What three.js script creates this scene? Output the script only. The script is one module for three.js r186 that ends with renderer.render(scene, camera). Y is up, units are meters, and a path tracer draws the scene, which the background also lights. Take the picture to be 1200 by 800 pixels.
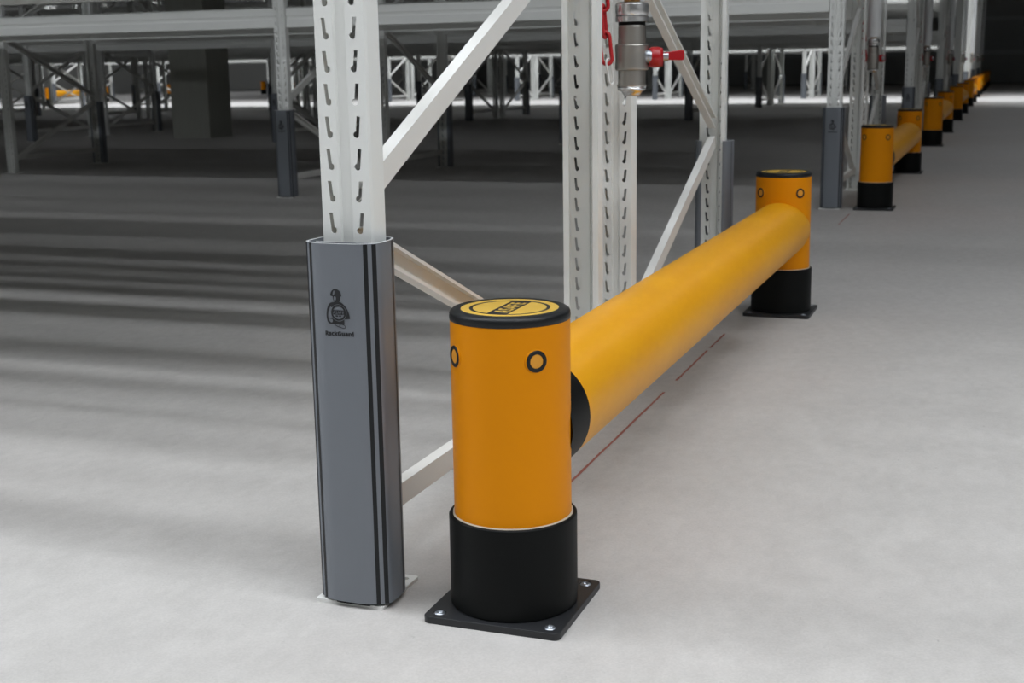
import * as THREE from 'three';
import { mergeGeometries } from 'three/addons/utils/BufferGeometryUtils.js';
import { RoundedBoxGeometry } from 'three/addons/geometries/RoundedBoxGeometry.js';
import { RectAreaLightUniformsLib } from 'three/addons/lights/RectAreaLightUniformsLib.js';
RectAreaLightUniformsLib.init();

// ---------------------------------------------------------------- camera, light, exposure
const scene = new THREE.Scene();
scene.background = new THREE.Color(0x000000);
const camera = new THREE.PerspectiveCamera(2 * Math.atan(400 / 1542.98) * 180 / Math.PI, 1.5, 0.05, 200);
{
  const pitch = 0.2051, yaw = 0.3579, roll = -0.0165, c = Math.cos, s = Math.sin;
  const F = new THREE.Vector3(-s(yaw) * c(pitch), -s(pitch), -c(yaw) * c(pitch));
  const R = new THREE.Vector3(c(yaw), 0, -s(yaw)), U = R.clone().cross(F);
  const R2 = R.clone().multiplyScalar(c(roll)).addScaledVector(U, s(roll));
  const U2 = U.clone().multiplyScalar(c(roll)).addScaledVector(R, -s(roll));
  camera.position.set(0.7168, 0.8669, 1.9087);
  camera.quaternion.setFromRotationMatrix(new THREE.Matrix4().makeBasis(R2, U2, F.clone().negate()));
  camera.focus = 2.25; camera.userData.fStop = 10;
}
const renderer = new THREE.WebGLRenderer({ antialias: true });
renderer.toneMapping = THREE.LinearToneMapping;
renderer.toneMappingExposure = 1.38;
renderer.shadowMap.enabled = true;

const CEIL = 6.5;
// rooflights at the top of shafts: [centre x, centre z, size along x, size along z, shaft height, radiance]
const ROOF = [
  [-9, 0.55, 38, 0.9, 0.3, 6.2],        // bands over the foreground
  [-9, 3.0, 38, 0.9, 0.3, 4.6],
  [-9, 5.0, 38, 0.9, 0.3, 2.2],
  [5.8, -1.6, 10, 0.9, 2.5, 6.5],      // shorter band over the cross aisle
  [-11, -30.2, 46, 2.8, 3.8, 6.8],     // band over the bright aisle far back
  [3.9, -12.2, 2.4, 21, 3.0, 0.75],     // band along the cross aisle
  [-31, -38, 3, 22, 0.3, 0.6],         // band along the far left cross aisle
];
const SKYLIGHT = new THREE.Color(0.955, 1.0, 1.055);

// ---------------------------------------------------------------- helpers
const used = new Map();
function numbered(n) {
  const k = used.get(n) ?? 0; used.set(n, k + 1);
  return k ? `${n}_${String(k).padStart(3, '0')}` : n;
}
function shade(o) { o.castShadow = true; o.receiveShadow = true; return o; }
function part(name, geo, mat, parent) {
  const m = shade(new THREE.Mesh(geo, mat)); m.name = name; parent.add(m); return m;
}
function thing(name, label, category, group, [x, y, z] = [0, 0, 0], turn = 0) {
  const o = new THREE.Group(); o.name = numbered(name); o.position.set(x, y, z); o.rotation.y = turn;
  o.userData = { label, category, kind: 'thing' }; if (group) o.userData.group = group;
  scene.add(o); return o;
}
function single(name, geo, mat, label, category, group) {
  const m = shade(new THREE.Mesh(geo, mat)); m.name = numbered(name); m.userData = { label, category, kind: 'thing' };
  if (group) m.userData.group = group; scene.add(m); return m;
}
function struct(name, geo, mat) {
  const m = shade(new THREE.Mesh(geo, mat)); m.name = name; m.userData = { kind: 'structure' }; scene.add(m); return m;
}
function box(x0, x1, y0, y1, z0, z1) {
  return new THREE.BoxGeometry(Math.abs(x1 - x0), Math.abs(y1 - y0), Math.abs(z1 - z0)).translate((x0 + x1) / 2, (y0 + y1) / 2, (z0 + z1) / 2);
}
const merge = (list) => mergeGeometries(list.map((g) => (g.index ? g.toNonIndexed() : g)));
let seed = 12345;
const rnd = () => { seed = (seed * 1664525 + 1013904223) >>> 0; return seed / 4294967296; };
// value noise that tiles with an integer period
function tileNoise(period, s) {
  const g = new Float32Array(period * period); let q = s >>> 0;
  for (let i = 0; i < g.length; i++) { q = (q * 1664525 + 1013904223) >>> 0; g[i] = q / 4294967296; }
  return (u, v) => {
    const x = u * period, y = v * period, xi = Math.floor(x), yi = Math.floor(y);
    let fx = x - xi, fy = y - yi; fx = fx * fx * (3 - 2 * fx); fy = fy * fy * (3 - 2 * fy);
    const m = (a) => ((a % period) + period) % period, a = m(xi), b = m(xi + 1), c = m(yi) * period, d = m(yi + 1) * period;
    return (g[c + a] * (1 - fx) + g[c + b] * fx) * (1 - fy) + (g[d + a] * (1 - fx) + g[d + b] * fx) * fy;
  };
}
function dataTex(n, fn, srgb) {
  const d = new Uint8Array(n * n * 4);
  for (let j = 0; j < n; j++) for (let i = 0; i < n; i++) {
    const c = fn(i / n, j / n), k = (j * n + i) * 4;
    d[k] = c[0]; d[k + 1] = c[1]; d[k + 2] = c[2]; d[k + 3] = 255;
  }
  const t = new THREE.DataTexture(d, n, n); t.wrapS = t.wrapT = THREE.RepeatWrapping;
  t.magFilter = THREE.LinearFilter; t.minFilter = THREE.LinearMipmapLinearFilter; t.generateMipmaps = true; t.anisotropy = 8;
  if (srgb) t.colorSpace = THREE.SRGBColorSpace; t.needsUpdate = true; return t;
}

// ---------------------------------------------------------------- materials
const fine = tileNoise(1024, 7), mid = tileNoise(160, 11), mid2 = tileNoise(48, 3), low = tileNoise(9, 5), speck = tileNoise(420, 91);
const concreteMap = dataTex(2048, (u, v) => {
  let t = 0.5 + (fine(u, v) - 0.5) * 0.095 + (mid(u, v * .5) - 0.5) * 0.055 + (mid2(u, v) - 0.5) * 0.045 + (low(u, v) - 0.5) * 0.03;
  const s = speck(u, v); if (s > 0.965) t -= (s - 0.965) * 6;           // dust specks and pits
  const c = 187 + (t - 0.5) * 112;
  return [Math.max(0, Math.min(255, c)), Math.max(0, Math.min(255, c - 1)), Math.max(0, Math.min(255, c - 4))];
}, true);
const concreteRough = dataTex(512, (u, v) => { const c = 185 + (mid(u, v) - 0.5) * 60 + (mid2(u, v) - 0.5) * 40; return [c, c, c]; });
const M = {};
const std = (o) => new THREE.MeshStandardMaterial(o);
M.floor = std({ map: concreteMap, roughnessMap: concreteRough, roughness: 0.9, bumpMap: concreteMap, bumpScale: 0.0003, vertexColors: true });
M.column = std({ map: concreteMap, roughness: 0.9, color: 0xd2d4cc });
M.wall = std({ color: new THREE.Color(0.22, 0.22, 0.215), roughness: 0.9 });
M.wallLight = std({ color: new THREE.Color(0.22, 0.22, 0.21), roughness: 0.8 });
M.wallDark = std({ color: new THREE.Color(0.32, 0.33, 0.32), roughness: 0.75 });
M.railDark = std({ color: new THREE.Color(0.40, 0.42, 0.42), roughness: 0.7 });
M.ceiling = std({ color: new THREE.Color(0.22, 0.22, 0.22), roughness: 0.95 });
M.pane = std({ color: 0xffffff, emissive: SKYLIGHT, emissiveIntensity: 1, roughness: 0.6 });
M.white = std({ color: new THREE.Color(0.83, 0.84, 0.81), roughness: 0.42 });
M.whiteBrace = std({ color: new THREE.Color(0.80, 0.795, 0.76), roughness: 0.45 });
M.beam = std({ color: new THREE.Color(0.82, 0.83, 0.80), roughness: 0.45 });
M.deck = std({ color: new THREE.Color(0.42, 0.44, 0.42), roughness: 0.5, metalness: 0.3 });
M.plate = std({ color: new THREE.Color(0.78, 0.78, 0.75), roughness: 0.5 });
M.guard = std({ color: new THREE.Color(0.190, 0.206, 0.230), roughness: 0.42, metalness: 0.25 });
M.guardCut = std({ color: new THREE.Color(0.72, 0.73, 0.74), roughness: 0.35, metalness: 0.3 });
M.rubber = new THREE.MeshPhysicalMaterial({ color: new THREE.Color(0.004, 0.0046, 0.0044), roughness: 0.5, specularIntensity: 0.3 });
M.blackPlastic = new THREE.MeshPhysicalMaterial({ color: new THREE.Color(0.008, 0.009, 0.010), roughness: 0.4, specularIntensity: 0.7 });
M.baseSteel = std({ color: new THREE.Color(0.016, 0.017, 0.019), roughness: 0.45 });
const dust = dataTex(512, (u, v) => { const c = 110 + (mid2(u, v) - 0.5) * 60 + (low(u, v) - 0.5) * 40; return [c, c, c]; });
M.yellow = new THREE.MeshPhysicalMaterial({ color: new THREE.Color(0.76, 0.262, 0.001), roughness: 0.45, specularIntensity: 0.25 });
const dustyTube = dataTex(1024, (u, v) => {
  const t = (mid(u, v * 0.3) - 0.5) * 0.12 + (mid2(u, v) - 0.5) * 0.2 + (low(u, v) - 0.5) * 0.5;
  return [232 + t * 12, 163 + t * 16, 20 + t * 12];
}, true);
M.tube = new THREE.MeshPhysicalMaterial({ map: dustyTube, roughness: 0.4, specularIntensity: 0.6 });
M.padYellow = std({ color: new THREE.Color(0.74, 0.31, 0.02), roughness: 0.5 });
M.lip = std({ color: new THREE.Color(0.85, 0.72, 0.55), roughness: 0.5 });
M.zinc = std({ color: new THREE.Color(0.42, 0.45, 0.49), roughness: 0.35, metalness: 0.9 });
M.nickel = std({ color: new THREE.Color(0.42, 0.40, 0.365), roughness: 0.4, metalness: 0.95 });
M.nickelBright = std({ color: new THREE.Color(0.75, 0.75, 0.74), roughness: 0.25, metalness: 0.9 });
M.brass = std({ color: new THREE.Color(0.66, 0.40, 0.14), roughness: 0.35, metalness: 0.9 });
M.red = std({ color: new THREE.Color(0.40, 0.008, 0.012), roughness: 0.32 });
M.redChain = std({ color: new THREE.Color(0.50, 0.018, 0.022), roughness: 0.4 });
M.pipe = std({ color: new THREE.Color(0.74, 0.75, 0.75), roughness: 0.4 });
M.hook = std({ color: new THREE.Color(0.82, 0.82, 0.80), roughness: 0.4 });
M.chalk = std({ color: new THREE.Color(0.36, 0.13, 0.10), roughness: 0.95 });
M.bore = std({ color: new THREE.Color(0.02, 0.02, 0.02), roughness: 0.9 });

// ---------------------------------------------------------------- the hall
const ROWS = 8, PER = 6.27, BAY = 3.73, LEFT = -36, RIGHT = 11, BACK = -51.5, REAR = 13;
{
  const g = new THREE.PlaneGeometry(RIGHT - LEFT, REAR - BACK, 188, 258).rotateX(-Math.PI / 2).translate((LEFT + RIGHT) / 2, 0, (REAR + BACK) / 2);
  const p = g.attributes.position, uv = g.attributes.uv, col = new Float32Array(p.count * 3);
  const n1 = tileNoise(32, 21), n2 = tileNoise(96, 22), n3 = tileNoise(180, 23);
  for (let i = 0; i < p.count; i++) {
    const x = p.getX(i), z = p.getZ(i), u = (x + 40) / 70, v = (z + 55) / 70;
    const t = (n1(u, v) - 0.5) * 0.08 + (n2(u, v) - 0.5) * 0.05 + (n3(u, v) - 0.5) * 0.03;
    const warm = Math.max(0, n2(v, u) - 0.62) * 0.16 * (x > 0 ? 1 : 0.3);   // faint reddish dust on the traffic side
    col[i * 3] = 0.95 + t + warm * 0.3; col[i * 3 + 1] = 0.925 + t - warm * 0.25; col[i * 3 + 2] = 0.915 + t - warm * 0.35;
    uv.setXY(i, x / 2.6, z / 2.6);
  }
  g.setAttribute('color', new THREE.BufferAttribute(col, 3));
  struct('floor', g, M.floor);
  struct('floor_slab', box(LEFT - .3, RIGHT + .3, -.3, -.004, BACK - .3, REAR + .3), M.column);
}
struct('wall_left', box(LEFT - .3, LEFT, 0, CEIL, BACK - .3, REAR + .3), M.wallLight);
struct('wall_right', box(RIGHT, RIGHT + .3, 0, CEIL, BACK - .3, REAR + .3), M.wall);
struct('wall_front', box(LEFT, RIGHT, 0, CEIL, REAR, REAR + .3), M.wall);
struct('wall_back', merge([box(LEFT, -21, 0, CEIL, BACK - .3, BACK), box(-21, RIGHT, 0, CEIL, BACK - 1.3, BACK - 1), box(-21.3, -21, 0, CEIL, BACK - 1.3, BACK)]), M.wallDark);
struct('wall_back_panel', box(LEFT, -21, .05, CEIL, BACK, BACK + .05), M.wallLight);
struct('trim_1', box(-21, RIGHT, 2.32, 2.46, BACK - 1, BACK - .9), M.railDark);
struct('trim_2', box(-21, RIGHT, 1.05, 1.22, BACK - 1, BACK - .9), M.railDark);
{ // ceiling with an opening for every rooflight band
  const cells = [];
  const xs = [LEFT - .3, RIGHT + .3], zs = [BACK - 1.3, REAR + .3];
  const R = ROOF.map(([cx, cz, w, d, hs, L]) => [Math.max(LEFT, cx - w / 2), Math.min(RIGHT, cx + w / 2), cz - d / 2, cz + d / 2, hs, L]);
  for (const [x0, x1, z0, z1] of R) { xs.push(x0, x1); zs.push(z0, z1); }
  xs.sort((a, b) => a - b); zs.sort((a, b) => a - b);
  for (let i = 0; i + 1 < xs.length; i++) for (let j = 0; j + 1 < zs.length; j++) {
    if (xs[i + 1] - xs[i] < 1e-6 || zs[j + 1] - zs[j] < 1e-6) continue;
    const mx = (xs[i] + xs[i + 1]) / 2, mz = (zs[j] + zs[j + 1]) / 2;
    if (R.some(([x0, x1, z0, z1]) => mx > x0 && mx < x1 && mz > z0 && mz < z1)) continue;
    cells.push(box(xs[i], xs[i + 1], CEIL, CEIL + .25, zs[j], zs[j + 1]));
  }
  for (const [x0, x1, z0, z1, hs] of R) {                                  // shaft walls above the openings
    const y0 = CEIL + .1, y1 = CEIL + hs + .1;
    cells.push(box(x0 - .15, x0, y0, y1, z0 - .15, z1 + .15), box(x1, x1 + .15, y0, y1, z0 - .15, z1 + .15), box(x0, x1, y0, y1, z0 - .15, z0), box(x0, x1, y0, y1, z1, z1 + .15));
  }
  struct('ceiling', merge(cells), M.ceiling);
  R.forEach(([x0, x1, z0, z1, hs, L], i) => {
    const m = M.pane.clone(); m.emissiveIntensity = Math.min(1.2, L);
    struct(`window_${i + 1}`, box(x0, x1, CEIL + hs, CEIL + hs + .1, z0, z1), m);
    const l = new THREE.RectAreaLight(SKYLIGHT, L, x1 - x0, z1 - z0);
    l.position.set((x0 + x1) / 2, CEIL + hs - .03, (z0 + z1) / 2); l.rotation.x = -Math.PI / 2; l.name = `rooflight_${i + 1}`; scene.add(l);
  });
}
struct('column', merge([box(-9.9, -9.32, 0, CEIL, -13.47, -14.02)]), M.column);

// ---------------------------------------------------------------- rack uprights
// thicken an open polyline into a closed shape
function thick(pts, t) {
  const L = [], R = [], n = pts.length;
  for (let i = 0; i < n; i++) {
    const a = pts[Math.max(0, i - 1)], b = pts[i], c = pts[Math.min(n - 1, i + 1)];
    let d1 = [b[0] - a[0], b[1] - a[1]], d2 = [c[0] - b[0], c[1] - b[1]];
    if (i === 0) d1 = d2; if (i === n - 1) d2 = d1;
    const l1 = Math.hypot(...d1), l2 = Math.hypot(...d2), n1 = [-d1[1] / l1, d1[0] / l1], n2 = [-d2[1] / l2, d2[0] / l2];
    let m = [n1[0] + n2[0], n1[1] + n2[1]]; const ml = Math.hypot(...m); m = [m[0] / ml, m[1] / ml];
    const k = t / 2 / Math.max(.35, m[0] * n1[0] + m[1] * n1[1]);
    L.push(new THREE.Vector2(b[0] + m[0] * k, b[1] + m[1] * k)); R.push(new THREE.Vector2(b[0] - m[0] * k, b[1] - m[1] * k));
  }
  return new THREE.Shape([...L, ...R.reverse()]);
}
// extrude a plan shape (x, depth behind the face) upwards
const up = (shape, y0, y1) => new THREE.ExtrudeGeometry(shape, { depth: y1 - y0, bevelEnabled: false, curveSegments: 6 }).rotateX(-Math.PI / 2).translate(0, y0, 0);
const TOP = 5.2;
function slotPath(cx, cy, inward, detail) {
  const s = inward, p = [];
  if (detail) {
    p.push([-.0050, .0165], [.0016, .0165], [.0040, -.0070]);
    for (let a = 62; a >= -175; a -= 34) p.push([.0028 + .0056 * Math.cos(a * Math.PI / 180), -.0112 + .0056 * Math.sin(a * Math.PI / 180)]);
  } else p.push([-.0045, .0165], [.0013, .0165], [.0036, -.0070], [.0075, -.0100], [.0070, -.0165], [-.0020, -.0165]);
  return new THREE.Path(p.map(([x, y]) => new THREE.Vector2(cx + s * x, cy + y)));
}
const T = .0022;
function strip(x0, x1, y0, y1, inward, slotsTo, detail) {
  const s = new THREE.Shape([[x0, y0], [x1, y0], [x1, y1], [x0, y1]].map(([x, y]) => new THREE.Vector2(x, y)));
  const cx = (x0 + x1) / 2 + inward * .001;
  if (detail >= 0) for (let y = Math.ceil((y0 - .03 + .022) / .05) * .05 + .03; y < Math.min(slotsTo, y1 - .02); y += .05) s.holes.push(slotPath(cx, y, inward, detail));
  return new THREE.ExtrudeGeometry(s, { depth: T, bevelEnabled: false }).translate(0, 0, -T);
}
function postGeometry(detail) {
  const g = [];
  for (const s of [-1, 1]) {
    const a = s > 0 ? .0115 : -.042, b = s > 0 ? .042 : -.0115, split = 2.0;
    g.push(strip(a, b, .004, split, -s, 1.95, detail), strip(a, b, split, TOP, -s, 0, -1));
    g.push(up(thick([[.0415, .0011], [.0432, .008], [.0436, .026], [.0438, .046], [.0305, .046]].map(([x, y]) => [x * s, y]), T), .004, TOP));
  }
  g.push(up(thick([[-.0118, .0011], [-.0098, .0075], [.0098, .0075], [.0118, .0011]], T), .004, TOP));
  return merge(g);
}
const POST = [postGeometry(1), postGeometry(0), postGeometry(-1)];
// C-profile brace between two points (z, y) of the frame plane; side = +1 turns its closed web to +x
function braceGeometry(z0, y0, z1, y1, side, xOff = 0) {
  const L = Math.hypot(z1 - z0, y1 - y0), w = .0205, f = .024, t = .002;
  const s = new THREE.Shape([[0, -w], [0, w], [-f, w], [-f, w - t * 3], [-f + t, w - t * 3], [-f + t, w - t], [-t, w - t], [-t, -w + t], [-f + t, -w + t], [-f + t, -w + t * 3], [-f, -w + t * 3], [-f, -w]].map(([x, y]) => new THREE.Vector2(x, y)));
  const g = new THREE.ExtrudeGeometry(s, { depth: L, bevelEnabled: false }).translate(f / 2, 0, 0);
  const Z = new THREE.Vector3(0, (y1 - y0) / L, (z1 - z0) / L), X = new THREE.Vector3(side, 0, 0), Y = Z.clone().cross(X);
  return g.applyMatrix4(new THREE.Matrix4().makeBasis(X, Y, Z).setPosition(xOff, y0, z0));
}
// one frame half: local z = 0 at the guarded post's front face, going to -z; length between post fronts 1.335
const FD = 1.28;
const frameBraces = [];
{
  const zf = -.045, zr = -FD + .045;
  frameBraces.push(braceGeometry(zf, .138, zr, .138, 1));
  frameBraces.push(braceGeometry(zf, .600, zr, .115, -1));
  let y = .665, front = true;
  while (y < TOP - .6) {
    frameBraces.push(front ? braceGeometry(zf, y, zr, y + .535, 1) : braceGeometry(zr, y, zf, y + .535, 1));
    y += .585; front = !front;
  }
  frameBraces.push(braceGeometry(zf, TOP - .1, zr, TOP - .1, 1));
}
const footGeometry = (() => {
  const s = new THREE.Shape(); const x = .062, z0 = -.036, z1 = .106, r = .006;
  s.moveTo(-x + r, z0); s.lineTo(x - r, z0); s.quadraticCurveTo(x, z0, x, z0 + r); s.lineTo(x, z1 - r); s.quadraticCurveTo(x, z1, x - r, z1);
  s.lineTo(-x + r, z1); s.quadraticCurveTo(-x, z1, -x, z1 - r); s.lineTo(-x, z0 + r); s.quadraticCurveTo(-x, z0, -x + r, z0);
  for (const sx of [-1, 1]) s.holes.push(new THREE.Path().absarc(sx * .045, z1 - .018, .0065, 0, Math.PI * 2));
  return up(s, 0, .006);
})();
const nth = ['first', 'second', 'third', 'fourth', 'fifth', 'sixth', 'seventh', 'eighth'];
const rackName = (r) => (r === 0 ? 'nearest rack' : `${nth[r]} rack`);
const frameX = (k) => -.252 - BAY * k;
const FRONT = .055, REARFACE = -2.77;                                     // guarded post faces of a rack, from its datum
const frameName = (k) => (k === 0 ? 'at the cross aisle' : `${nth[k]} from the cross aisle`);
function uprightFrame(r, k, half) {
  const lod = (r === 0 && k === 0) || (r === 1 && k < 3) || (r === 2 && k === 0) ? 0 : r < 4 ? 1 : 2;
  const o = thing('upright_frame', `white slotted upright frame ${frameName(k)}, ${half ? 'far' : 'camera'}-side half of the ${rackName(r)}`, 'rack frame',
    'upright frames of the pallet racks', [frameX(k), 0, -PER * r + (half ? REARFACE : FRONT)], half ? Math.PI : 0);
  part('post', POST[lod], M.white, o);
  const rear = part('post', POST[lod], M.white, o); rear.position.z = -FD; rear.rotation.y = Math.PI;
  for (const g of frameBraces) part('brace', g, M.whiteBrace, o);
  for (const [z, turn] of [[0, 0], [-FD, Math.PI]]) {
    const f = part('foot_plate', footGeometry, M.plate, o); f.position.set(turn ? .004 : -.006, 0, z); f.rotation.y = turn;
  }
  return o;
}

// ---------------------------------------------------------------- post guards
const guardOuter = [[0, -.042], [.016, -.0418], [.030, -.0407], [.042, -.0370], [.052, -.0318], [.0592, -.0262], [.0625, -.018], [.0630, -.002], [.0625, .016], [.0600, .033], [.0545, .045], [.0460, .0515], [.0370, .053]];   // half plan: x, depth behind the post face
const guardFull = [...guardOuter.slice(1).reverse().map(([x, y]) => [-x, y]), ...guardOuter];
const smoothFull = new THREE.SplineCurve(guardFull.map(([x, y]) => new THREE.Vector2(x, y))).getPoints(88).map((v) => [v.x, v.y]);
const guardArc = [0];
for (let i = 1; i < smoothFull.length; i++) guardArc.push(guardArc[i - 1] + Math.hypot(smoothFull[i][0] - smoothFull[i - 1][0], smoothFull[i][1] - smoothFull[i - 1][1]));
function guardSurface(a0, a1, y0, y1, lift, n = 12) {                      // a strip of the outer skin between two arc lengths from the middle, lifted off it
  const pos = [], uv = [], idx = [], half = guardArc[guardArc.length - 1] / 2;
  for (let t = 0; t <= n; t++) {
    const a = half + a0 + (a1 - a0) * t / n;
    let j = 0; while (j < guardArc.length - 2 && guardArc[j + 1] < a) j++;
    const [xa, ya] = smoothFull[j], [xb, yb] = smoothFull[j + 1], l = guardArc[j + 1] - guardArc[j], f = (a - guardArc[j]) / l;
    const x = xa + (xb - xa) * f + (yb - ya) / l * lift, d = ya + (yb - ya) * f - (xb - xa) / l * lift;
    for (const y of [y0, y1]) { pos.push(x, y, -d); uv.push(t / n, y === y0 ? 0 : 1); }
  }
  for (let t = 0; t < n; t++) idx.push(t * 2, t * 2 + 2, t * 2 + 1, t * 2 + 1, t * 2 + 2, t * 2 + 3);
  const g = new THREE.BufferGeometry();
  g.setAttribute('position', new THREE.Float32BufferAttribute(pos, 3)); g.setAttribute('uv', new THREE.Float32BufferAttribute(uv, 2));
  g.setIndex(idx); g.computeVertexNormals(); return g;
}
const GH = .603;
const innerRib = new THREE.SplineCurve([[-.046, -.022], [-.030, -.0235], [0, -.0240], [.030, -.0235], [.046, -.022]].map(([x, y]) => new THREE.Vector2(x, y))).getPoints(16).map((v) => [v.x, v.y]);
const guardShell = merge([up(thick(smoothFull, .0035), .010, GH), up(thick(innerRib, .0025), .012, GH)]);
const guardRim = merge([up(thick(smoothFull, .0034), GH, GH + .0006), up(thick(innerRib, .0024), GH, GH + .0006)]);
const guardFoot = up(new THREE.Shape(smoothFull.filter(([, y]) => y < -.006).map(([x, y]) => new THREE.Vector2(x * .93, y * .90))), .0045, .010);
const guardStripes = [[-.0655, -.0595], [-.0530, -.0470], [.0440, .0505], [.0570, .0635], [.112, .117], [-.117, -.112]].map(([a, b]) => guardSurface(a, b, .0105, GH - .0005, .0022, 4));
const emblemTex = (() => {
  const c = document.createElement('canvas'); c.width = 512; c.height = 768; const x = c.getContext('2d');
  x.fillStyle = '#000'; x.fillRect(0, 0, 512, 768);                        // alpha: white = ink
  x.fillStyle = '#fff'; x.strokeStyle = '#fff'; x.lineJoin = 'round'; x.lineCap = 'round';
  // cloak and shoulders
  x.beginPath(); x.moveTo(150, 235); x.quadraticCurveTo(90, 260, 70, 380); x.quadraticCurveTo(58, 450, 80, 520); x.quadraticCurveTo(100, 560, 150, 555); x.lineTo(350, 560); x.lineTo(350, 480);
  x.lineTo(440, 470); x.quadraticCurveTo(430, 330, 340, 250); x.quadraticCurveTo(300, 215, 240, 215); x.closePath(); x.fill();
  // light sleeve
  x.globalCompositeOperation = 'source-over'; x.fillStyle = '#000';
  x.beginPath(); x.moveTo(142, 290); x.quadraticCurveTo(92, 350, 92, 440); x.quadraticCurveTo(96, 500, 130, 530); x.quadraticCurveTo(165, 545, 165, 500); x.quadraticCurveTo(130, 420, 165, 330); x.closePath(); x.fill();
  x.strokeStyle = '#fff'; x.lineWidth = 9; x.beginPath(); x.moveTo(112, 470); x.lineTo(150, 480); x.stroke();
  // shield
  x.fillStyle = '#000'; x.beginPath(); x.arc(262, 385, 128, 0, 7); x.fill();
  x.fillStyle = '#fff'; x.beginPath(); x.arc(262, 385, 119, 0, 7); x.fill();
  x.fillStyle = '#000'; x.beginPath(); x.arc(262, 385, 94, 0, 7); x.fill();
  x.fillStyle = '#fff'; x.fillRect(166, 348, 192, 66);
  x.fillStyle = '#000'; x.font = 'bold 62px sans-serif'; x.textAlign = 'center'; x.textBaseline = 'middle'; x.fillText('ASAFE', 262, 383);
  x.fillStyle = '#fff'; x.fillRect(214, 424, 40, 20); x.fillRect(268, 424, 36, 20);
  // gloved hand below the shield
  x.fillStyle = '#000'; x.beginPath(); x.ellipse(318, 585, 48, 26, .3, 0, 7); x.fill();
  x.strokeStyle = '#fff'; x.lineWidth = 9; x.stroke();
  x.beginPath(); x.moveTo(170, 540); x.quadraticCurveTo(220, 590, 280, 600); x.stroke();
  // head and hard helmet
  x.fillStyle = '#fff'; x.beginPath(); x.moveTo(180, 130); x.quadraticCurveTo(175, 190, 205, 222); x.lineTo(275, 225); x.quadraticCurveTo(305, 190, 300, 130); x.closePath(); x.fill();
  x.fillStyle = '#000'; x.beginPath(); x.ellipse(212, 172, 20, 34, 0, 0, 7); x.fill();
  x.fillStyle = '#fff'; x.beginPath(); x.moveTo(140, 132); x.quadraticCurveTo(150, 45, 222, 28); x.quadraticCurveTo(310, 40, 318, 130); x.quadraticCurveTo(320, 142, 300, 142); x.lineTo(160, 140); x.closePath(); x.fill();
  x.fillStyle = '#000'; x.beginPath(); x.ellipse(196, 92, 14, 38, .25, 0, 7); x.fill();
  x.fillStyle = '#fff'; x.font = 'bold 88px sans-serif'; x.textBaseline = 'alphabetic'; x.fillText('RackGuard', 262, 730); x.lineWidth = 5; x.strokeStyle = '#fff'; x.strokeText('RackGuard', 262, 730);
  const t = new THREE.CanvasTexture(c); t.anisotropy = 8; return t;
})();
M.emblem = std({ color: new THREE.Color(0.012, 0.013, 0.015), roughness: 0.5, transparent: true, alphaMap: emblemTex });
const emblemGeometry = guardSurface(-.0285, .0275, .4535, .5355, .0024);
function postGuard(r, k, half) {
  const o = thing('post_guard', `grey striped post guard ${frameName(k)}, ${half ? 'far' : 'camera'} side of the ${rackName(r)}`, 'post guard',
    'post guards on the rack uprights', [frameX(k) + .002, 0, -PER * r + (half ? REARFACE : FRONT)], half ? Math.PI : 0);
  part('shell', guardShell, M.guard, o); part('cut_edge', guardRim, M.guardCut, o);
  part('foot_pad', guardFoot, M.rubber, o);
  for (const g of guardStripes) part('stripe', g, M.blackPlastic, o);
  if (r < 3) part('emblem', emblemGeometry, M.emblem, o);
}

// ---------------------------------------------------------------- beams
const beamProfile = (() => {
  const h = .13, d = .045;
  return new THREE.Shape([[0, 0], [0, .052], [-.004, .056], [-.004, .074], [0, .078], [0, h - .012], [-.012, h - .012], [-.012, h], [-d, h], [-d, 0]].map(([x, y]) => new THREE.Vector2(x, y)));
})();
const BL = BAY - .098;
const beamBody = new THREE.ExtrudeGeometry(beamProfile, { depth: BL, bevelEnabled: true, bevelSize: .0015, bevelThickness: .0005, bevelSegments: 1 }).rotateY(-Math.PI / 2).translate(BL / 2, 0, 0);
const connectorGeometry = [-1, 1].map((s) => merge([strip(s < 0 ? .010 : -.041, s < 0 ? .041 : -.010, -.03, .19, s, 1, 0)]));
const connectorPlain = box(-.041, -.010, -.03, .19, -.002, 0);
const LEVEL = [1.16, 2.30, 3.55, 4.8];
function beam(r, b, line, level) {
  const zs = [FRONT, FRONT - FD, REARFACE + FD, REARFACE][line];
  const out = [1, -1, 1, -1][line];
  const o = thing('rack_beam', `${['lower', 'second-level', 'third-level', 'top'][level]} white beam, ${nth[b]} bay from the aisle, ${rackName(r)}, ${['frontmost', 'second', 'third', 'rearmost'][line]} of four`, 'rack beam',
    'horizontal beams of the pallet racks', [frameX(b + .5), LEVEL[level], -PER * r + zs - out * .012], out > 0 ? 0 : Math.PI);
  part('box_section', beamBody, M.beam, o);
  for (const s of [-1, 1]) {
    const c = part('connector', connectorGeometry[s < 0 ? 0 : 1], M.beam, o);
    c.position.set(s * BAY / 2 + 0, 0, .012 + .0032);
  }
  return o;
}
const deckGeometry = (() => {
  const g = [], n = 12, w = BL / n;
  for (let i = 0; i < n; i++) g.push(box(-BL / 2 + i * w + .003, -BL / 2 + (i + 1) * w - .003, .1185, .1215, -.014, -FD + .014));
  return g;
})();
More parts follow.
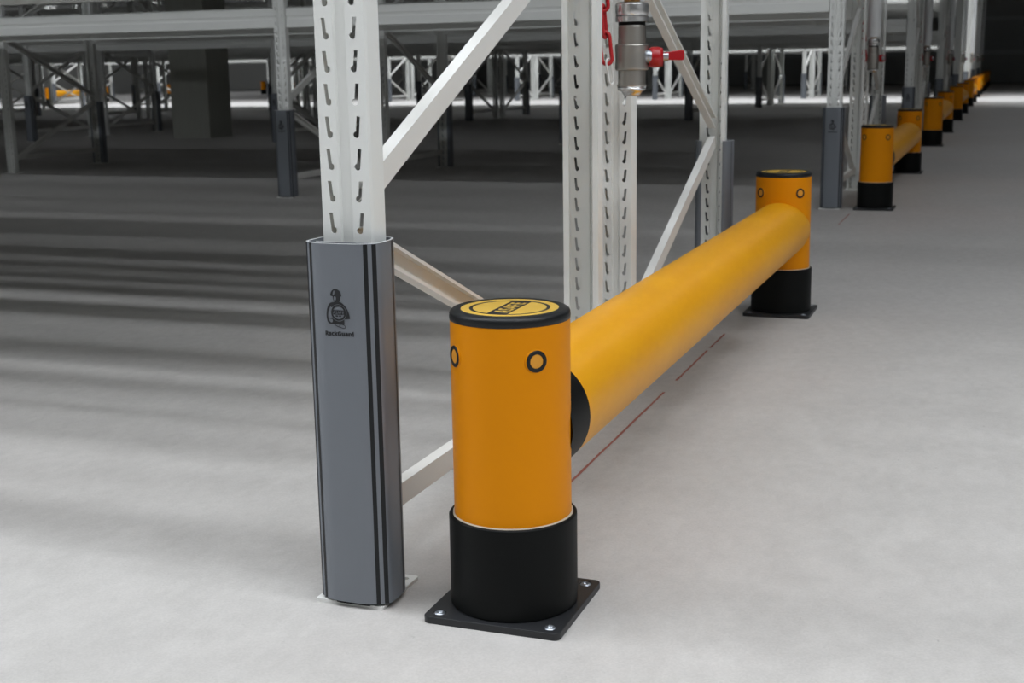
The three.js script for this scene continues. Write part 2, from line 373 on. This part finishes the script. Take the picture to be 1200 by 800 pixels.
function deck(r, b, half) {
  const o = thing('shelf_deck', `grey steel shelf deck, ${nth[b]} bay from the aisle, ${half ? 'far' : 'camera'}-side half of the ${rackName(r)}`, 'shelf', 'steel shelf decks of the racks',
    [frameX(b + .5), LEVEL[0] + .013, -PER * r + (half ? REARFACE : FRONT)], half ? Math.PI : 0);
  for (const g of deckGeometry) part('panel', g, M.deck, o);
}
const slatGeometry = (() => {
  const g = [], n = 5, d = FD - .09;
  for (let i = 0; i < n; i++) g.push(box(-BL / 2, BL / 2, .1185, .1245, -.06 - (i + .16) * d / n, -.06 - (i + .82) * d / n));
  return g;
})();
function slattedShelf(r, b, half, level) {
  const o = thing('slatted_shelf', `open steel slat shelf, ${['lower', 'second', 'third'][level]} level, ${nth[b]} bay from the aisle, ${half ? 'far' : 'camera'}-side half, ${rackName(r)}`, 'shelf', 'open slat shelves of the nearest rack',
    [frameX(b + .5), LEVEL[level] + .013, -PER * r + (half ? REARFACE : FRONT)], half ? Math.PI : 0);
  for (const g of slatGeometry.slice(half ? 0 : level ? 1 : 2)) part('slat', g, M.deck, o);
}
const BAYS = [3, 3, 5, 6, 7, 7, 7, 7];
for (let r = 0; r < ROWS; r++) {
  for (let k = 0; k <= BAYS[r]; k++) for (const half of [0, 1]) { uprightFrame(r, k, half); postGuard(r, k, half); }
  for (let b = 0; b < BAYS[r]; b++) {
    const blocked = r === 2 && b === 2;                                  // the concrete column stands in this bay
    if (r === 0) for (const level of [0, 1]) { slattedShelf(r, b, 0, level); slattedShelf(r, b, 1, level); }
    if (r === 0) { beam(r, b, 2, 2); beam(r, b, 3, 2); slattedShelf(r, b, 1, 2); }
    if (!blocked && r > 0 && r < 5) { deck(r, b, 0); deck(r, b, 1); }
    for (let line = 0; line < 4; line++) {
      if (blocked && (line === 1 || line === 2)) continue;
      beam(r, b, line, 0);
      if (r >= 3 || r === 0) beam(r, b, line, 1);
    }
  }
}

// ---------------------------------------------------------------- bollards and rails
const BR = .095, BHH = .498, SLEEVE = .104, SH = .164, RAILY = .300, RR = .097, SPAN = 2.738;
const lathe = (pts, n = 64) => new THREE.LatheGeometry(pts.map(([x, y]) => new THREE.Vector2(x, y)), n);
const bollardTube = lathe([[BR, .020], [BR, BHH - .0145]], 96);
const bollardCap = lathe([[BR - .002, BHH - .0165], [BR + .0005, BHH - .016], [BR + .001, BHH - .0105], [BR + .0002, BHH - .0085], [BR + .0006, BHH - .0065], [BR - .001, BHH - .003], [BR - .0045, BHH - .0005], [BR - .009, BHH], [.078, BHH], [.0775, BHH - .0012], [.0001, BHH - .0012]], 96);
const capDisc = new THREE.CircleGeometry(.0773, 72).rotateX(-Math.PI / 2).translate(0, BHH - .0004, 0);
const capTex = (() => {
  const c = document.createElement('canvas'); c.width = c.height = 1024; const x = c.getContext('2d');
  x.fillStyle = '#d6ae44'; x.fillRect(0, 0, 1024, 1024);
  x.strokeStyle = '#15171a'; x.lineWidth = 38; x.beginPath(); x.arc(512, 512, 405, 0, 7); x.stroke();
  x.save(); x.translate(512, 512); x.rotate(-Math.PI / 2);                 // reads along the aisle
  x.beginPath(); x.arc(0, 0, 405, 0, 7); x.clip();
  x.fillStyle = '#15171a'; x.fillRect(-512, -112, 1024, 224);
  x.fillStyle = '#d6ae44'; x.font = 'bold 225px sans-serif'; x.textAlign = 'center'; x.textBaseline = 'middle';
  x.save(); x.scale(.92, 1); x.fillText('ASAFE', 0, 6); x.restore(); x.restore();
  const t = new THREE.CanvasTexture(c); t.colorSpace = THREE.SRGBColorSpace; t.anisotropy = 8; return t;
})();
M.capPrint = std({ map: capTex, roughness: 0.42 });
const sleeveGeometry = lathe([[SLEEVE - .0015, .0125], [SLEEVE, .0145], [SLEEVE, SH - .003], [SLEEVE - .002, SH - .0005], [SLEEVE - .004, SH], [BR + .0035, SH], [BR + .0025, SH - .002], [BR + .0025, .06], [BR + .0025, .0125]], 96);
const lipGeometry = lathe([[BR + .0002, SH - .006], [BR + .0023, SH - .006], [BR + .0023, SH + .0012], [BR + .0002, SH + .0012]], 96);
const plateShape = (() => {
  const s = new THREE.Shape(), a = .114, r = .010;
  s.moveTo(-a + r, -a); s.lineTo(a - r, -a); s.absarc(a - r, -a + r, r, -Math.PI / 2, 0); s.lineTo(a, a - r); s.absarc(a - r, a - r, r, 0, Math.PI / 2);
  s.lineTo(-a + r, a); s.absarc(-a + r, a - r, r, Math.PI / 2, Math.PI); s.lineTo(-a, -a + r); s.absarc(-a + r, -a + r, r, Math.PI, Math.PI * 1.5);
  for (const i of [-1, 1]) for (const j of [-1, 1]) s.holes.push(new THREE.Path().absarc(i * .0935, j * .0935, .0108, 0, Math.PI * 2));
  return s;
})();
const plateGeometry = merge([
  new THREE.ExtrudeGeometry(plateShape, { depth: .0095, bevelEnabled: true, bevelSize: .001, bevelThickness: .0012, bevelSegments: 2, curveSegments: 10 }).rotateX(-Math.PI / 2).translate(0, .0013, 0),
  new THREE.CylinderGeometry(.0112, .0112, .005, 20).translate(.0935, .0035, .0935), new THREE.CylinderGeometry(.0112, .0112, .005, 20).translate(-.0935, .0035, .0935),
  new THREE.CylinderGeometry(.0112, .0112, .005, 20).translate(.0935, .0035, -.0935), new THREE.CylinderGeometry(.0112, .0112, .005, 20).translate(-.0935, .0035, -.0935)]);
const boltGeometry = merge([lathe([[.0001, .0088], [.0045, .0088], [.0046, .0128], [.0062, .0128], [.0088, .0112], [.0096, .0095], [.0096, .0062], [.0001, .0062]], 24)]);
// a ring pin set in the tube wall, its axis outwards along +z
const pinRing = lathe([[.0112, -.002], [.0112, .0014], [.0120, .0020], [.0160, .0020], [.0170, .0012], [.0170, -.002]], 32).rotateX(Math.PI / 2);
const pinCore = lathe([[.0001, .0016], [.0100, .0015], [.0111, .0008], [.0111, -.002]], 28).rotateX(Math.PI / 2);
const pinPad = lathe([[.0171, .0004], [.0186, .0002], [.0194, -.0010], [.0194, -.003]], 32).rotateX(Math.PI / 2);
function bollard(x, z, label, group, near) {
  const o = thing('bollard', label, 'bollard', group, [x, 0, z]);
  const plate = part('base_plate', plateGeometry, M.baseSteel, o);
  if (near) for (const i of [-1, 1]) for (const j of [-1, 1]) { const b = part('bolt', boltGeometry, M.zinc, plate); b.position.set(i * .0935, 0, j * .0935); }
  part('sleeve', sleeveGeometry, M.rubber, o);
  part('sleeve_lip', lipGeometry, M.lip, o);
  const tube = part('tube', bollardTube, M.yellow, o);
  const cap = part('cap', bollardCap, M.blackPlastic, o); part('cap_print', capDisc, M.capPrint, cap);
  if (near) for (const a of [45, 135, 225, 315]) {
    const q = a * Math.PI / 180;
    const pr = part('pin_ring', pinRing, M.blackPlastic, o);
    pr.position.set(Math.sin(q) * (BR - .0002), BHH - .069, Math.cos(q) * (BR - .0002)); pr.rotation.y = q;
    part('pin_core', pinCore, M.padYellow, pr); part('pin_pad', pinPad, M.yellow, pr);
  }
}
function saddleTube(z0, z1, s0, s1, r) {                                 // horizontal tube along z; s = saddle cut round a bollard at that end
  const n = 72, m = 10, pos = [], uv = [], idx = [];
  for (let j = 0; j <= m; j++) for (let i = 0; i <= n; i++) {
    const a = i / n * Math.PI * 2, x = r * Math.cos(a), y = r * Math.sin(a);
    const cut = Math.max(.016, Math.sqrt(Math.max(0, (BR + .0006) ** 2 - x * x)));
    const a0 = s0 ? z0 - cut : z0, a1 = s1 ? z1 + cut : z1;
    const z = a0 + (a1 - a0) * j / m; pos.push(x, y, z); uv.push(i / n, z / 1.2);
  }
  for (let j = 0; j < m; j++) for (let i = 0; i < n; i++) { const a = j * (n + 1) + i, b = a + n + 1; idx.push(a, b, a + 1, b, b + 1, a + 1); }
  const g = new THREE.BufferGeometry(); g.setAttribute('position', new THREE.Float32BufferAttribute(pos, 3)); g.setAttribute('uv', new THREE.Float32BufferAttribute(uv, 2));
  g.setIndex(idx); g.computeVertexNormals();
  const N = g.attributes.normal, P = g.attributes.position;                // round normals, no seam
  for (let i = 0; i < P.count; i++) N.setXYZ(i, P.getX(i) / r, P.getY(i) / r, 0);
  return g;
}
const railTube = saddleTube(-.112, -SPAN, false, true, RR);
const railCollar = saddleTube(0, -.112, true, false, RR + .0006);
const railMark = saddleTube(-SPAN + .006, -SPAN, true, true, RR + .0004);
function barrier(x, z, words, far) {
  const g = 'yellow and black bollards of the rack-end barriers';
  bollard(x, z, `yellow bollard${far < 9 ? ' with black sleeve' : ''}, near end of ${words}`, g, far < 3);
  bollard(x, z - SPAN, `yellow bollard${far < 9 ? ' with black sleeve' : ''}, far end of ${words}`, g, far < 3);
  const o = thing('barrier_rail', `round yellow rail of ${words}`, 'barrier rail', 'yellow rails of the rack-end barriers', [x, RAILY, z]);
  part('tube', railTube, M.tube, o); part('collar', railCollar, M.rubber, o);
}
for (let r = 0; r < ROWS; r++) barrier(0, -PER * r, r === 0 ? 'the barrier closest to the camera' : `the ${nth[r]} barrier along the right aisle`, r);
for (let r = 4; r < ROWS; r++) barrier(frameX(7) - .25, -PER * r, `the barrier at the left end of the ${rackName(r)}`, 9);

// ---------------------------------------------------------------- drain pipes with ball valves, chains
const hex = (r, y0, y1) => new THREE.CylinderGeometry(r, r, y1 - y0, 6).translate(0, (y0 + y1) / 2, 0);
const cyl = (r0, r1, y0, y1, n = 32) => new THREE.CylinderGeometry(r1, r0, y1 - y0, n).translate(0, (y0 + y1) / 2, 0);
const valveBody = merge([lathe([[.0001, .063], [.0385, .063], [.0412, .065], [.0416, .068], [.0416, .082], [.0408, .0835], [.0408, .108], [.0416, .1095], [.0416, .122], [.0412, .125], [.0385, .127], [.0001, .127]], 48)]);
const valveLower = merge([hex(.0385, .028, .063), cyl(.036, .0375, .024, .028)]);
const valveUpper = merge([hex(.0385, .127, .168), cyl(.034, .033, .168, .172)]);
const valveNipple = lathe([[.0001, 0], [.019, 0], [.021, .003], [.027, .012], [.035, .014], [.036, .024], [.0001, .024]], 32);
const valveGasket = cyl(.0335, .0335, .172, .180);
const valveUnion = merge([cyl(.041, .0415, .180, .193), lathe([[.0001, .193], [.040, .194], [.0405, .200], [.0415, .205], [.0415, .222], [.038, .226], [.030, .228], [.0001, .228]], 40)]);
const valveBrass = cyl(.020, .020, .228, .245);
const valveFlange = lathe([[.0001, .236], [.046, .236], [.047, .238], [.047, .248], [.044, .252], [.0001, .252]], 40);
const dropPipe = cyl(.044, .044, .250, 5.70, 40);
const stemDome = new THREE.SphereGeometry(.0155, 20, 12).scale(1, 1, .8);
const leverHub = lathe([[.0001, -.018], [.021, -.018], [.025, -.010], [.0255, .006], [.0225, .018], [.0001, .019]], 28).rotateZ(-Math.PI / 2);
const leverNut = new THREE.CylinderGeometry(.011, .011, .020, 16).rotateZ(Math.PI / 2);
const leverArm = (() => {
  const s = new THREE.Shape([[0, -.0070], [.010, -.0080], [.042, -.0110], [.046, -.009], [.046, .009], [.042, .0110], [.010, .0080], [0, .0070]].map(([a, b]) => new THREE.Vector2(a, b)));
  return new THREE.ExtrudeGeometry(s, { depth: .011, bevelEnabled: true, bevelSize: .002, bevelThickness: .002, bevelSegments: 2 }).translate(0, 0, -.0055);
})();
function chainLink(L, w, r) {
  const pts = []; const a = w / 2, h = L / 2 - a;
  for (let i = 0; i <= 10; i++) { const q = Math.PI * i / 10; pts.push(new THREE.Vector3(a * Math.cos(q), h + a * Math.sin(q), 0)); }
  for (let i = 0; i <= 10; i++) { const q = Math.PI + Math.PI * i / 10; pts.push(new THREE.Vector3(a * Math.cos(q), -h + a * Math.sin(q), 0)); }
  return new THREE.TubeGeometry(new THREE.CatmullRomCurve3(pts, true, 'catmullrom', .2), 48, r, 8, true);
}
const linkGeometry = chainLink(.078, .0245, .0047);
const chainBracket = box(-.006, .058, .588, .596, -.022, .006);
const hookGeometry = chainLink(.064, .019, .0026);
for (let r = 0; r < ROWS; r++) {
  const z = -PER * r - 1.335;
  const o = thing('drain_pipe', r === 0 ? 'white drain pipe ending in a ball valve with red lever, nearest rack' : `white drain pipe with red-levered ball valve at the aisle end of the ${rackName(r)}`, 'pipe valve', 'drain pipes with ball valves on the racks', [-.166, .792, z], .33);
  const body = part('valve_body', valveBody, M.nickel, o);
  part('lower_nut', valveLower, M.nickel, body); part('upper_nut', valveUpper, M.nickel, body);
  part('outlet', valveNipple, M.nickelBright, o); part('gasket', valveGasket, M.rubber, o);
  part('union', valveUnion, M.nickelBright, o); part('brass_neck', valveBrass, M.brass, o);
  part('flange', valveFlange, M.pipe, o); part('pipe', dropPipe, M.pipe, o);
  const hub = part('lever_hub', leverHub, M.red, o); hub.position.set(.058, .094, .004);
  const dome = part('stem_nut', stemDome, M.zinc, hub); dome.position.set(-.018, .002, .014);
  const arm = part('lever', leverArm, M.red, hub); arm.position.set(.023, .002, 0); arm.rotation.z = .05;
  const nut = part('nut', leverNut, M.zinc, hub); nut.position.set(.022, .001, 0);
  if (r > 0) { hub.rotation.y = 1.15; }
  if (r < 4) {
    const c = thing('chain', r === 0 ? 'red link chain with white end hook beside the nearest ball valve' : `red link chain hanging beside the ball valve of the ${rackName(r)}`, 'chain', 'red chains hanging by the valves', [-.217, .868, z + .045], .33); c.rotation.z = .07;
    for (let i = 0; i < 9; i++) { const l = part('link', linkGeometry, M.redChain, c); l.position.set(0, .042 + i * .064, 0); l.rotation.y = i % 2 ? Math.PI / 2 - .35 : 0; l.rotation.z = .04; }
    part('bracket', chainBracket, M.hook, c);
    const hk = part('hook', hookGeometry, M.hook, c); hk.position.set(.006, -.016, 0); hk.rotation.set(0, .9, .16);
  }
}

// ---------------------------------------------------------------- red chalk marks on the floor
[[-.45, -1.475, 'long straight red chalk line on the floor below the nearest yellow rail'], [-1.615, -2.03, 'short red chalk line, second stretch behind the long one below the nearest rail'],
 [-2.07, -2.30, 'shortest red chalk line near the foot of the second bollard'], [-5.42, -5.95, 'red chalk line on the floor just before the third bollard']].forEach(([z0, z1, label]) => {
  const n = 24, pos = [], idx = [];
  for (let i = 0; i <= n; i++) {
    const z = z0 + (z1 - z0) * i / n, w = .0027 + rnd() * .0014, x = -.112 + (rnd() - .5) * .0012;
    pos.push(x - w, .0006, z, x + w, .0006, z);
    if (i < n && rnd() > .06) idx.push(i * 2, i * 2 + 1, i * 2 + 2, i * 2 + 2, i * 2 + 1, i * 2 + 3);
  }
  const g = new THREE.BufferGeometry(); g.setAttribute('position', new THREE.Float32BufferAttribute(pos, 3)); g.setIndex(idx); g.computeVertexNormals();
  single('chalk_line', g, M.chalk, label, 'chalk line');
});

renderer.render(scene, camera);
